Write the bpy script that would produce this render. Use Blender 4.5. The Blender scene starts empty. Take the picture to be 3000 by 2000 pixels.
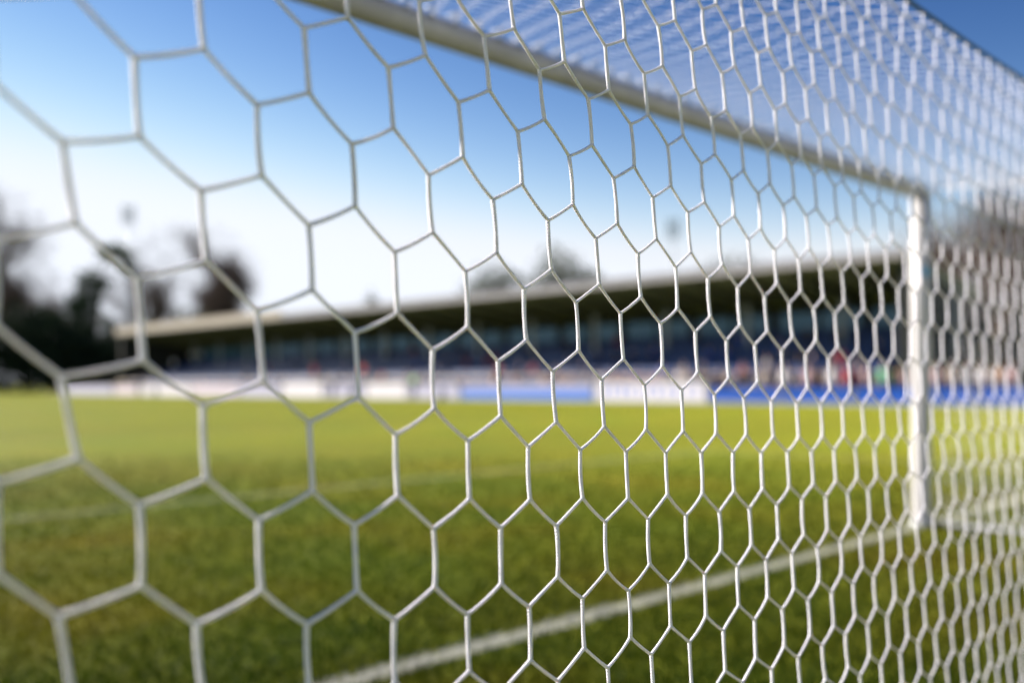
import bpy, math, random
import numpy as np
from mathutils import Vector, Matrix
R = math.radians
C = bpy.context.scene.collection
SC = bpy.context.scene
rnd = random.Random(7)
rng = np.random.default_rng(11)

# ---------------------------------------------------------------- camera
CAM_H = 1.10
cd = bpy.data.cameras.new('camera'); cam = bpy.data.objects.new('camera', cd); C.objects.link(cam)
cam.location = (0, 0, CAM_H); cam.rotation_euler = (R(90), R(0.36), 0)
cd.sensor_width = 36; cd.lens = 33.12; cd.shift_y = 118/3000.0
cd.clip_start = 0.05; cd.clip_end = 3000
cd.dof.use_dof = True; cd.dof.focus_distance = 1.28; cd.dof.aperture_fstop = 1.58
cd.dof.aperture_blades = 0
SC.camera = cam

# ---------------------------------------------------------------- sky, sun, exposure
SUN_EL, SUN_AZ = R(26.2), R(-61.8)          # azimuth from the view axis, minus = left
w = bpy.data.worlds.new('World'); SC.world = w; w.use_nodes = True
nt = w.node_tree; nt.nodes.clear()
sky = nt.nodes.new('ShaderNodeTexSky'); sky.sky_type = 'NISHITA'; sky.sun_disc = False
sky.sun_elevation = SUN_EL; sky.sun_rotation = SUN_AZ; sky.air_density = 1.0; sky.dust_density = 0.0; sky.ozone_density = 3.0
# deep winter blue: each channel of the sky steepened by its own power (a polarised, contrasty sky), same light for everything
bg = nt.nodes.new('ShaderNodeBackground'); bg.inputs['Strength'].default_value = 0.10
wo = nt.nodes.new('ShaderNodeOutputWorld'); sp_ = nt.nodes.new('ShaderNodeSeparateColor'); cb_ = nt.nodes.new('ShaderNodeCombineColor')
nt.links.new(sky.outputs[0], sp_.inputs[0])
EXPO = 1.6
ch_ = []
for i, (ref, gm, top) in enumerate(((.356, 2.95, 1.42), (.55, 2.3, 1.30), (.708, 1.72, 1.16))):
    d_ = nt.nodes.new('ShaderNodeMath'); d_.operation = 'MULTIPLY'; d_.inputs[1].default_value = .1/ref; nt.links.new(sky.outputs[0], sp_.inputs[0]); nt.links.new(sp_.outputs[i], d_.inputs[0])
    q_ = nt.nodes.new('ShaderNodeMath'); q_.operation = 'POWER'; q_.inputs[1].default_value = gm; nt.links.new(d_.outputs[0], q_.inputs[0])
    e_ = nt.nodes.new('ShaderNodeMath'); e_.operation = 'MULTIPLY'; e_.inputs[1].default_value = top/.10/2**EXPO; nt.links.new(q_.outputs[0], e_.inputs[0]); ch_.append(e_.outputs[0])
def least(a_, b_, f_):                         # keep the horizon white, never orange
    m_ = nt.nodes.new('ShaderNodeMath'); m_.operation = 'MULTIPLY'; m_.inputs[1].default_value = f_; nt.links.new(b_, m_.inputs[0])
    n_ = nt.nodes.new('ShaderNodeMath'); n_.operation = 'MINIMUM'; nt.links.new(a_, n_.inputs[0]); nt.links.new(m_.outputs[0], n_.inputs[1]); return n_.outputs[0]
hz_ = nt.nodes.new('ShaderNodeMath'); hz_.operation = 'MAXIMUM'; nt.links.new(ch_[2], hz_.inputs[0]); nt.links.new(ch_[1], hz_.inputs[1])
gch = least(ch_[1], hz_.outputs[0], .95); rch = least(ch_[0], gch, .95)
# brighter veil of air close to the horizon
tc_ = nt.nodes.new('ShaderNodeTexCoord'); sx_ = nt.nodes.new('ShaderNodeSeparateXYZ'); nt.links.new(tc_.outputs['Generated'], sx_.inputs[0]); v_ = sx_.outputs[2]
for op, k_ in (('MAXIMUM', 0.0), ('MULTIPLY', -7.0), ('EXPONENT', None), ('MULTIPLY', .95), ('ADD', 1.0)):
    m_ = nt.nodes.new('ShaderNodeMath'); m_.operation = op; nt.links.new(v_, m_.inputs[0]); v_ = m_.outputs[0]
    if k_ is not None: m_.inputs[1].default_value = k_
for i, (c_, cap) in enumerate(((rch, .95), (gch, 1.0), (hz_.outputs[0], 1.10))):
    # soft shoulder: x / (1 + (x/cap)^4)^(1/4)
    kk = cap/.10/2**EXPO; m_ = nt.nodes.new('ShaderNodeMath'); m_.operation = 'MULTIPLY'; nt.links.new(c_, m_.inputs[0]); nt.links.new(v_, m_.inputs[1]); c_ = q = m_.outputs[0]
    for op, pv_ in (('DIVIDE', kk), ('POWER', 5.0), ('ADD', 1.0), ('POWER', .20)):
        m_ = nt.nodes.new('ShaderNodeMath'); m_.operation = op; m_.inputs[1].default_value = pv_; nt.links.new(q, m_.inputs[0]); q = m_.outputs[0]
    m_ = nt.nodes.new('ShaderNodeMath'); m_.operation = 'DIVIDE'; nt.links.new(c_, m_.inputs[0]); nt.links.new(q, m_.inputs[1]); nt.links.new(m_.outputs[0], cb_.inputs[i])
nt.links.new(cb_.outputs[0], bg.inputs['Color']); nt.links.new(bg.outputs[0], wo.inputs['Surface'])
sd = bpy.data.lights.new('sun', 'SUN'); sun = bpy.data.objects.new('sun', sd); C.objects.link(sun)
sd.energy = 5.0; sd.angle = R(0.5); sd.color = (1.0, 0.93, 0.84)
sdir = Vector((math.sin(SUN_AZ)*math.cos(SUN_EL), math.cos(SUN_AZ)*math.cos(SUN_EL), math.sin(SUN_EL)))
sun.rotation_euler = sdir.to_track_quat('Z', 'Y').to_euler(); sun.location = (-30, 20, 30)
SC.view_settings.view_transform = 'Standard'; SC.view_settings.look = 'None'
SC.view_settings.exposure = EXPO; SC.view_settings.gamma = 1.0
SC.render.engine = 'CYCLES'; SC.cycles.use_denoising = True
SC.cycles.max_bounces = 6; SC.cycles.sample_clamp_indirect = 8

# ---------------------------------------------------------------- pitch frame: t runs along the goal line, p into the pitch
TH = R(45.4); DX, DY = math.sin(TH), math.cos(TH)
GOAL_P = 2.886; T0, T1 = -0.15, 7.17
def G(t, p, z=0.0): return Vector((DX*t - DY*p, DY*t + DX*p, z))
def Gn(a):                                    # numpy (n,3) t,p,z -> world
    a = np.asarray(a, float); o = np.empty_like(a)
    o[:, 0] = DX*a[:, 0] - DY*a[:, 1]; o[:, 1] = DY*a[:, 0] + DX*a[:, 1]; o[:, 2] = a[:, 2]
    return o
GROT = math.atan2(DY, DX)
def p_at(px, t):                              # where a sight line meets the plane t = const
    u = (px-1500)/2760.0
    return t*(DX-DY*u)/(DY+DX*u)

# ---------------------------------------------------------------- objects
def tag(o, label=None, cat=None, group=None, kind=None):
    if label: o['label'] = label
    if cat: o['category'] = cat
    if group: o['group'] = group
    if kind: o['kind'] = kind
    return o
def empty(name, loc=(0, 0, 0), rz=0.0):
    o = bpy.data.objects.new(name, None); C.objects.link(o); o.location = loc; o.rotation_euler = (0, 0, rz); o.empty_display_size = .2
    return o
def mesh_obj(name, v, f, mat=None, parent=None, smooth=False):
    me = bpy.data.meshes.new(name)
    me.from_pydata([tuple(x) for x in v], [], [tuple(x) for x in f]); me.update()
    if smooth: me.polygons.foreach_set('use_smooth', [True]*len(me.polygons))
    o = bpy.data.objects.new(name, me); C.objects.link(o)
    if mat: me.materials.append(mat)
    if parent: o.parent = parent
    return o
def mesh_np(name, v, f, mat, parent=None, smooth=True, uv=None):
    v = np.asarray(v, np.float32); f = np.asarray(f, np.int32); n = f.shape[1]
    me = bpy.data.meshes.new(name); me.vertices.add(len(v)); me.vertices.foreach_set('co', v.ravel())
    me.loops.add(f.size); me.loops.foreach_set('vertex_index', f.ravel())
    me.polygons.add(len(f)); me.polygons.foreach_set('loop_start', np.arange(0, f.size, n, dtype=np.int32))
    me.polygons.foreach_set('loop_total', np.full(len(f), n, np.int32))
    if smooth: me.polygons.foreach_set('use_smooth', np.ones(len(f), bool))
    if uv is not None:
        l = me.uv_layers.new(name='UVMap'); l.data.foreach_set('uv', np.asarray(uv, np.float32)[f.ravel()].ravel())
    me.update(calc_edges=True); me.validate()
    o = bpy.data.objects.new(name, me); C.objects.link(o); me.materials.append(mat)
    if parent: o.parent = parent
    return o
class MB:
    """collects boxes, prisms, tubes into one mesh"""
    def __init__(s, frame=None): s.v = []; s.f = []; s.fr = frame or (lambda a, b, c: Vector((a, b, c)))
    def box(s, a, b):
        x0, y0, z0 = a; x1, y1, z1 = b; i = len(s.v)
        for z in (z0, z1):
            for x, y in ((x0, y0), (x1, y0), (x1, y1), (x0, y1)): s.v.append(s.fr(x, y, z))
        for q in ((3, 2, 1, 0), (4, 5, 6, 7), (0, 1, 5, 4), (1, 2, 6, 5), (2, 3, 7, 6), (3, 0, 4, 7)): s.f.append([i+k for k in q])
        return s
    def prism(s, prof, y0, y1):                # profile in x,z swept along y
        i = len(s.v); n = len(prof)
        for y in (y0, y1):
            for x, z in prof: s.v.append(s.fr(x, y, z))
        s.f.append([i+k for k in range(n)]); s.f.append([i+n+k for k in reversed(range(n))])
        for k in range(n): s.f.append([i+k, i+(k+1) % n, i+n+(k+1) % n, i+n+k][::-1])
        return s
    def tube(s, pts, rad, n=10, cap=True, ell=1.0):
        pts = [Vector(q) for q in pts]; rad = [rad]*len(pts) if not hasattr(rad, '__len__') else rad
        base = len(s.v); up0 = Vector((0, 0, 1))
        for k, q in enumerate(pts):
            d = (pts[min(k+1, len(pts)-1)]-pts[max(k-1, 0)]).normalized()
            ax = d.cross(up0); ax = ax.normalized() if ax.length > 1e-4 else Vector((1, 0, 0))
            ay = d.cross(ax).normalized()
            for m in range(n):
                a = 2*math.pi*m/n; s.v.append(q+ax*math.cos(a)*rad[k]*ell+ay*math.sin(a)*rad[k])
        for k in range(len(pts)-1):
            for m in range(n):
                a = base+k*n+m; b = base+k*n+(m+1) % n; s.f.append([a, a+n, b+n, b])
        if cap:
            s.f.append([base+m for m in range(n)]); s.f.append([base+(len(pts)-1)*n+m for m in reversed(range(n))])
        return s
    def ball(s, c, r, n=8, m=6, sc=(1, 1, 1)):
        base = len(s.v); c = Vector(c)
        for i in range(m+1):
            ph = math.pi*i/m
            for k in range(n):
                a = 2*math.pi*k/n; s.v.append(c+Vector((r*sc[0]*math.sin(ph)*math.cos(a), r*sc[1]*math.sin(ph)*math.sin(a), r*sc[2]*math.cos(ph))))
        for i in range(m):
            for k in range(n):
                a = base+i*n+k; b = base+i*n+(k+1) % n; s.f.append([a, a+n, b+n, b])
        return s
    def build(s, name, mat, parent=None, smooth=False): return mesh_obj(name, s.v, s.f, mat, parent, smooth)
GM = lambda: MB(lambda a, b, c: G(a, b, c))

# ---------------------------------------------------------------- materials
def mat(name, col, rough=0.6, spec=0.3, metal=0.0, noise=0.0, nscale=5.0, bump=0.0, bscale=40.0, col2=None, sheen=0.0, transl=0.0):
    m = bpy.data.materials.new(name); m.use_nodes = True; t = m.node_tree; b = t.nodes['Principled BSDF']
    b.inputs['Base Color'].default_value = (*col, 1); b.inputs['Roughness'].default_value = rough
    b.inputs['Specular IOR Level'].default_value = spec; b.inputs['Metallic'].default_value = metal
    if sheen: b.inputs['Sheen Weight'].default_value = sheen
    g = t.nodes.new('ShaderNodeNewGeometry')
    if noise or col2:
        n = t.nodes.new('ShaderNodeTexNoise'); n.inputs['Scale'].default_value = nscale; n.inputs['Detail'].default_value = 4
        t.links.new(g.outputs['Position'], n.inputs['Vector'])
        r = t.nodes.new('ShaderNodeValToRGB'); r.color_ramp.elements[0].position = .35; r.color_ramp.elements[1].position = .65
        c2 = col2 or tuple(min(1, c*(1+noise)) for c in col); c1 = col if col2 else tuple(c*(1-noise) for c in col)
        r.color_ramp.elements[0].color = (*c1, 1); r.color_ramp.elements[1].color = (*c2, 1)
        t.links.new(n.outputs['Fac'], r.inputs['Fac']); t.links.new(r.outputs['Color'], b.inputs['Base Color'])
    if bump:
        n2 = t.nodes.new('ShaderNodeTexNoise'); n2.inputs['Scale'].default_value = bscale; t.links.new(g.outputs['Position'], n2.inputs['Vector'])
        bp = t.nodes.new('ShaderNodeBump'); bp.inputs['Strength'].default_value = bump; bp.inputs['Distance'].default_value = .02
        t.links.new(n2.outputs['Fac'], bp.inputs['Height']); t.links.new(bp.outputs['Normal'], b.inputs['Normal'])
    if transl:
        tr = t.nodes.new('ShaderNodeBsdfTranslucent'); mx = t.nodes.new('ShaderNodeMixShader'); mx.inputs[0].default_value = transl
        src = b.inputs['Base Color'].links[0].from_socket if b.inputs['Base Color'].links else None
        if src: t.links.new(src, tr.inputs['Color'])
        else: tr.inputs['Color'].default_value = (*col, 1)
        t.links.new(b.outputs[0], mx.inputs[1]); t.links.new(tr.outputs[0], mx.inputs[2])
        t.links.new(mx.outputs[0], t.nodes['Material Output'].inputs['Surface'])
    return m
# ---------------------------------------------------------------- net cord material: braided nylon
def cord_material():
    m = bpy.data.materials.new('braided_nylon'); m.use_nodes = True; t = m.node_tree; b = t.nodes['Principled BSDF']
    N = t.nodes.new; L = t.links.new
    uv = N('ShaderNodeUVMap'); sep = N('ShaderNodeSeparateXYZ'); L(uv.outputs[0], sep.inputs[0])
    def mth(op, a, b_=None, c=None):
        n = N('ShaderNodeMath'); n.operation = op
        for i, q in enumerate((a, b_, c)):
            if q is None: continue
            if isinstance(q, (int, float)): n.inputs[i].default_value = q
            else: L(q, n.inputs[i])
        return n.outputs[0]
    # crossing helices: strands laid both ways round the cord
    v = mth('MULTIPLY', sep.outputs[1], 1/0.0040)
    a1 = mth('SINE', mth('MULTIPLY', mth('ADD', mth('MULTIPLY', sep.outputs[0], 3.0), v), 2*math.pi))
    a2 = mth('SINE', mth('MULTIPLY', mth('SUBTRACT', mth('MULTIPLY', sep.outputs[0], 3.0), v), 2*math.pi))
    h = mth('MULTIPLY', mth('ADD', a1, a2), 0.5)
    bp = N('ShaderNodeBump'); bp.inputs['Strength'].default_value = 0.55; bp.inputs['Distance'].default_value = 0.0012
    L(h, bp.inputs['Height']); L(bp.outputs['Normal'], b.inputs['Normal'])
    g = N('ShaderNodeNewGeometry'); n = N('ShaderNodeTexNoise'); n.inputs['Scale'].default_value = 9; L(g.outputs['Position'], n.inputs['Vector'])
    r = N('ShaderNodeValToRGB'); r.color_ramp.elements[0].position = .3; r.color_ramp.elements[1].position = .7
    r.color_ramp.elements[0].color = (.74, .72, .80, 1); r.color_ramp.elements[1].color = (.86, .84, .91, 1)
    L(n.outputs['Fac'], r.inputs['Fac']); L(r.outputs['Color'], b.inputs['Base Color'])
    b.inputs['Roughness'].default_value = .55; b.inputs['Specular IOR Level'].default_value = .3; b.inputs['Sheen Weight'].default_value = .15
    b.subsurface_method = 'BURLEY'; b.inputs['Subsurface Weight'].default_value = .85; b.inputs['Subsurface Radius'].default_value = (1, .92, .88); b.inputs['Subsurface Scale'].default_value = .0035
    return m
CORD = cord_material()

def cords(name, segs, nodes, parent, sides=8, fine=None):
    """segs: (p0, p1, r, bow vector) in world metres -> one mesh of tapered tubes with small knots"""
    if fine is not None:                      # the cords nearest the lens carry the braid in their shape
        near = [s for s in segs if 0 < (s[0][1]+s[1][1])/2 < fine and abs(s[0][0]) < 1.6]; ids = set(map(id, near)); segs = [s for s in segs if id(s) not in ids]
    V = []; F = []; U = []; base = 0; K = 4
    P0 = np.array([s[0] for s in segs]); P1 = np.array([s[1] for s in segs]); RR = np.array([s[2] for s in segs]); BW = np.array([s[3] for s in segs])
    D = P1-P0; ln = np.linalg.norm(D, axis=1, keepdims=True); D = D/np.maximum(ln, 1e-6)
    ref = np.where(np.abs(D[:, 2:3]) > .95, np.array([[1., 0, 0]]), np.array([[0, 0, 1.]]))
    A = np.cross(D, ref); A /= np.linalg.norm(A, axis=1, keepdims=True); B = np.cross(D, A)
    n = len(segs); ang = np.arange(sides+1)*2*math.pi/sides
    rings = np.linspace(0, 1, K+1)
    vs = np.zeros((n, K+1, sides+1, 3)); us = np.zeros((n, K+1, sides+1, 2))
    voff = rng.random(n)
    for k, q in enumerate(rings):
        c = P0*(1-q)+P1*q+BW*(4*q*(1-q))
        rk = RR*(1.0+0.10*(2*abs(q-.5))**3)
        vs[:, k] = c[:, None, :]+(A[:, None, :]*np.cos(ang)[None, :, None]+B[:, None, :]*np.sin(ang)[None, :, None])*rk[:, None, None]
        us[:, k, :, 0] = (ang/(2*math.pi))[None, :]; us[:, k, :, 1] = (voff+q*ln[:, 0])[:, None]
    idx = np.arange(n*(K+1)*(sides+1)).reshape(n, K+1, sides+1)
    f = np.stack([idx[:, :-1, :-1], idx[:, 1:, :-1], idx[:, 1:, 1:], idx[:, :-1, 1:]], -1).reshape(-1, 4)
    V = vs.reshape(-1, 3); U = us.reshape(-1, 2)
    if fine is not None and near:
        n = len(near); K = 56; sd_ = 10; P0 = np.array([s[0] for s in near]); P1 = np.array([s[1] for s in near]); RR = np.array([s[2] for s in near]); BW = np.array([s[3] for s in near])
        D = P1-P0; ln = np.linalg.norm(D, axis=1, keepdims=True); D = D/ln; ref = np.where(np.abs(D[:, 2:3]) > .95, np.array([[1., 0, 0]]), np.array([[0, 0, 1.]]))
        A = np.cross(D, ref); A /= np.linalg.norm(A, axis=1, keepdims=True); B = np.cross(D, A); ang = np.arange(sd_+1)*2*math.pi/sd_; wv = rng.uniform(.9, 1.12, n); ph = rng.random(n)*6
        vs = np.zeros((n, K+1, sd_+1, 3)); us = np.zeros((n, K+1, sd_+1, 2))
        for k, q in enumerate(np.linspace(0, 1, K+1)):
            c = P0*(1-q)+P1*q+BW*(4*q*(1-q)); L_ = q*ln[:, 0]
            tw_ = 1+.085*np.sin(2*math.pi*L_/.0036+ph)[:, None]*np.cos(ang)[None]+.05*np.sin(2*math.pi*L_/.0036*1.0+ph)[:, None]; slub = 1+.05*np.sin(L_*75+ph*3)
            rk = (RR*wv**.4*slub*(1.0+0.12*(2*abs(q-.5))**3))[:, None]*tw_
            vs[:, k] = c[:, None, :]+A[:, None, :]*(np.cos(ang)[None]*rk)[..., None]+B[:, None, :]*(np.sin(ang)[None]*rk)[..., None]
            us[:, k, :, 0] = (ang/(2*math.pi))[None]; us[:, k, :, 1] = L_[:, None]+ph[:, None]*.001
        i3 = np.arange(n*(K+1)*(sd_+1)).reshape(n, K+1, sd_+1)+len(V)
        f = np.concatenate([f, np.stack([i3[:, :-1, :-1], i3[:, 1:, :-1], i3[:, 1:, 1:], i3[:, :-1, 1:]], -1).reshape(-1, 4)]); V = np.concatenate([V, vs.reshape(-1, 3)]); U = np.concatenate([U, us.reshape(-1, 2)])
    if nodes:
        q = np.array([x[0] for x in nodes]); rr = np.array([x[1] for x in nodes]); m_, s_ = 5, 8
        ph = np.linspace(0.02, math.pi-.02, m_+1); th = np.arange(s_)*2*math.pi/s_
        sp = np.stack([np.outer(np.sin(ph), np.cos(th)), np.outer(np.sin(ph), np.sin(th)), np.outer(np.cos(ph), np.ones(s_))], -1)
        nv = q[:, None, None, :]+sp[None]*rr[:, None, None, None]
        i2 = np.arange(len(q)*(m_+1)*s_).reshape(len(q), m_+1, s_)+len(V)
        j2 = np.roll(i2, -1, axis=2)
        f2 = np.stack([i2[:, :-1], i2[:, 1:], j2[:, 1:], j2[:, :-1]], -1).reshape(-1, 4)
        uvn = np.zeros((len(q), m_+1, s_, 2)); uvn[..., 0] = (th/(2*math.pi))[None, None, :]; uvn[..., 1] = (np.arange(m_+1)*.0011)[None, :, None]
        V = np.concatenate([V, nv.reshape(-1, 3)]); U = np.concatenate([U, uvn.reshape(-1, 2)]); f = np.concatenate([f, f2])
    return mesh_np(name, V, f, CORD, parent, True, U)

# the back net as it hangs: surveyed knots (row, column -> t mm along the goal, z mm above eye level), the rest follow their neighbours
SURVEY = """0 -10:18,1747,766 20,1855,758 22,1960,751
0 -9:15,1595,690 17,1701,682 19,1810,675 21,1916,670
0 -8:10,1343,624 12,1447,615 14,1550,605 16,1657,596 18,1764,589
0 -7:7,1192,551 9,1296,540 11,1400,529 13,1505,519 17,1715,507 19,1821,499 21,1929,496
0 -6:2,930,490 4,1038,477 6,1141,463 10,1351,442 12,1456,434 14,1562,425 16,1669,417 18,1776,414 20,1883,409
0 -5:-1,771,414 1,879,401 3,987,388 5,1094,376 7,1199,364 9,1305,355 11,1410,345 13,1513,337 15,1618,331
0 -4:-6,499,344 -4,610,334 -2,719,322 0,827,310 2,934,299 4,1040,287 6,1145,275 8,1250,267 10,1355,257 12,1461,248 14,1567,241 16,1673,234 18,1778,229 20,1888,226
0 -3:-9,322,267 -7,441,255 -5,554,241 -3,664,228 -1,772,217 1,880,206 3,987,195 5,1094,185 7,1201,175 9,1304,166 11,1409,159 13,1512,151 15,1618,145 17,1728,140 19,1837,136
0 -2:-10,261,185 -8,379,166 -6,495,151 -4,607,137 -2,717,126 0,824,114 2,932,104 4,1038,95 6,1146,86 8,1251,77 10,1355,66 12,1460,62 14,1569,55 16,1676,50 18,1786,45 20,1891,40 22,2005,35 24,2118,31 26,2233,29 28,2348,29 30,2468,29 32,2594,28 34,2715,26 36,2844,24 38,2973,25 40,3103,21 42,3244,24
0 -1:-11,209,104 -9,318,86 -7,432,65 -5,547,50 -3,658,35 -1,767,24 1,873,13 3,982,2 5,1090,-6 7,1196,-14 9,1301,-23 11,1404,-29 13,1512,-37 15,1619,-43 17,1730,-46 19,1839,-50 21,1949,-54 23,2065,-57 25,2176,-60 27,2295,-62 29,2410,-64 31,2532,-68 33,2653,-72 35,2773,-74
0 0:-10,255,6 -8,374,-18 -6,486,-37 -4,597,-54 -2,708,-66 0,816,-79 2,924,-89 4,1032,-98 6,1139,-107 8,1246,-113 10,1353,-119 12,1458,-126 14,1564,-131 16,1672,-136 18,1782,-140 20,1891,-143 22,2005,-148 24,2119,-150 26,2232,-153 28,2350,-154 30,2468,-153 32,2595,-156 34,2717,-158
0 1:-11,207,-69 -9,314,-96 -7,426,-121 -5,536,-139 -3,646,-156 -1,757,-169 1,864,-180 3,972,-188 5,1080,-197 7,1187,-204 9,1293,-210 11,1399,-216 13,1506,-220 15,1615,-221 17,1725,-227 19,1835,-230 21,1948,-234 23,2061,-238 25,2173,-241
0 2:-10,248,-170 -8,361,-199 -6,474,-222 -4,584,-240 -2,693,-256 0,802,-268 2,911,-278 4,1019,-287 6,1127,-295 8,1234,-299 10,1343,-304 12,1449,-309 14,1555,-313 16,1666,-317 18,1779,-321 20,1888,-325 22,2003,-328 24,2118,-332 26,2234,-337 28,2354,-337 30,2477,-340
0 3:1,850,-367 3,959,-377 5,1067,-384 7,1175,-390 9,1282,-395 11,1392,-400 13,1500,-402 15,1610,-406 17,1721,-411 19,1832,-413 21,1946,-417 23,2060,-420 25,2177,-422 27,2296,-424 29,2420,-427 31,2550,-429
0 4:12,1443,-493 14,1551,-498 16,1660,-499 18,1774,-502 20,1890,-506 22,2006,-511 24,2123,-513 26,2242,-515 28,2362,-520 30,2489,-520
1 -11:21,1899,778
1 -10:16,1648,712 18,1751,702 20,1857,696 22,1964,688
1 -9:11,1395,649 13,1500,639 15,1601,629 17,1707,620 19,1812,612 21,1919,606
1 -8:8,1246,576 10,1348,565 12,1452,555 14,1556,545 16,1659,535 18,1768,529 20,1871,521
1 -7:3,987,515 5,1091,501 7,1197,489 9,1301,478 11,1405,466 13,1508,459 15,1612,452 17,1719,442 19,1825,437 21,1931,428
1 -6:0,830,441 2,935,427 4,1041,414 6,1145,401 10,1355,380 12,1460,370 14,1565,364 16,1671,355 18,1778,347 20,1885,343
1 -5:-5,556,372 -3,668,363 -1,776,350 1,884,338 3,990,325 5,1097,314 7,1201,302 9,1307,292 11,1411,283 13,1513,274 15,1618,268 17,1726,261 19,1834,255
1 -4:-8,387,292 -6,502,281 -4,613,270 -2,722,259 0,830,245 2,937,235 4,1043,223 6,1148,213 8,1252,204 10,1357,194 12,1461,187 14,1568,179 16,1672,171 18,1780,166 20,1889,161
1 -3:-11,211,219 -9,324,202 -7,443,190 -5,555,178 -3,666,165 -1,774,154 1,882,143 3,989,132 5,1095,122 7,1199,112 9,1304,104 11,1409,95 13,1514,88 15,1622,82 17,1729,79 19,1837,70 21,1946,65 23,2058,62 25,2169,60 27,2280,56
1 -2:-10,269,124 -8,382,106 -6,496,89 -4,607,73 -2,716,63 0,823,51 2,932,41 4,1039,31 6,1144,22 8,1251,14 10,1355,5 12,1461,-2 14,1565,-7 16,1675,-13 18,1785,-19 20,1890,-25 22,2004,-29 24,2117,-33 26,2228,-38 28,2343,-36 30,2464,-32 32,2589,-39 34,2710,-42 36,2838,-44 38,2967,-44 40,3091,-49 42,3237,-47
1 -1:-11,208,44 -9,321,19 -7,436,3 -5,548,-14 -3,656,-28 -1,767,-40 1,875,-51 3,982,-61 5,1088,-69 7,1194,-77 9,1299,-85 11,1405,-91 13,1510,-100 15,1618,-105 17,1728,-108 19,1837,-113 21,1950,-116 23,2063,-120 25,2179,-122 27,2293,-122 29,2406,-124 31,2527,-130 33,2653,-132 35,2780,-132
1 0:-10,266,-56 -8,375,-80 -6,487,-101 -4,596,-116 -2,706,-130 0,814,-142 2,923,-151 4,1031,-162 6,1137,-167 8,1242,-175 10,1348,-182 12,1454,-187 14,1562,-192 16,1670,-198 18,1780,-201 20,1892,-204 22,2004,-209 24,2118,-213 26,2227,-216 28,2356,-216 30,2476,-214 32,2599,-219 34,2727,-220
1 1:-11,206,-132 -9,313,-159 -7,426,-182 -5,536,-202 -3,644,-217 -1,753,-232 1,861,-242 3,970,-251 5,1077,-259 7,1184,-266 9,1290,-271 11,1398,-276 13,1504,-280 15,1611,-286 17,1722,-289 19,1835,-293 21,1945,-296 23,2062,-301 25,2178,-302
1 2:-4,581,-302 -2,692,-317 0,799,-330 2,909,-340 4,1017,-349 6,1124,-356 8,1230,-361 10,1339,-366 12,1446,-371 14,1554,-375 16,1665,-380 18,1775,-384 20,1887,-386 22,2000,-390 24,2115,-393 26,2236,-397 28,2355,-399 30,2476,-399
1 3:9,1280,-457 11,1388,-461 13,1498,-465 15,1609,-469 17,1720,-474 19,1831,-475 21,1945,-479 23,2060,-480 25,2177,-485 27,2301,-486 29,2421,-489 31,2546,-495
1 4:18,1775,-564 20,1891,-568 22,2005,-572 24,2122,-575 26,2245,-578 28,2366,-582 30,2494,-582"""
NODE = {0: {}, 1: {}}
for ln_ in SURVEY.strip().splitlines():
    hd, rest = ln_.split(':'); s_, j_ = map(int, hd.split())
    for q in rest.split():
        k_, t_, z_ = map(int, q.split(',')); NODE[s_][(j_, k_)] = (t_/1000., z_/1000.)
def hang_p(t, z):                             # distance of the hanging net behind the camera-side reference, sagging towards the pitch
    t = min(max(t, -.3), 4.6)
    return .70666+.13064*t-.012585*t*t+.0592*z+.0049*z*t
STEP_K, STEP_J = .0548, -.0930
fitc = {}
for s_ in (0, 1):
    ks = np.array([[k, j] for (j, k) in NODE[s_]], float); tz = np.array([NODE[s_][q] for q in NODE[s_]])
    fitc[s_] = (ks, tz)
def net_node(s, j, k):
    if (j, k) in NODE[s]: return NODE[s][(j, k)]
    if k > 50:
        k0 = 50 if (k % 2 == 0) else 49; b = net_node(s, j, k0); v = (b[0]+STEP_K*(k-k0), b[1]); NODE[s][(j, k)] = v; return v
    ks, tz = fitc[s]; q = ks-np.array([k, j]); d2 = (q[:, 0]*.55)**2+q[:, 1]**2; near = np.argsort(d2)[:24]
    wt = 1/(d2[near]+.5)
    # affine fit about this knot with a pull towards the regular mesh
    res = []
    for c, g0 in ((0, (STEP_K, 0.0)), (1, (-.001, STEP_J))):
        y = tz[near, c]-q[near, 0]*g0[0]-q[near, 1]*g0[1]
        A = np.stack([np.ones(len(near)), q[near, 0], q[near, 1]], -1); W = wt[:, None]
        M_ = A.T@(A*W)+np.diag([0, 3.0, 1.0]); res.append(float(np.linalg.solve(M_, A.T@(y*wt))[0]))
    NODE[s][(j, k)] = (res[0], res[1]); return NODE[s][(j, k)]
def rope_z(t): return .988+.057*(t-2.44)
def rope_pt(t): z = rope_z(t); return (t, hang_p(t, z), z+CAM_H)
RV, RD, RD2 = .0025, .0020, .0019
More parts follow.
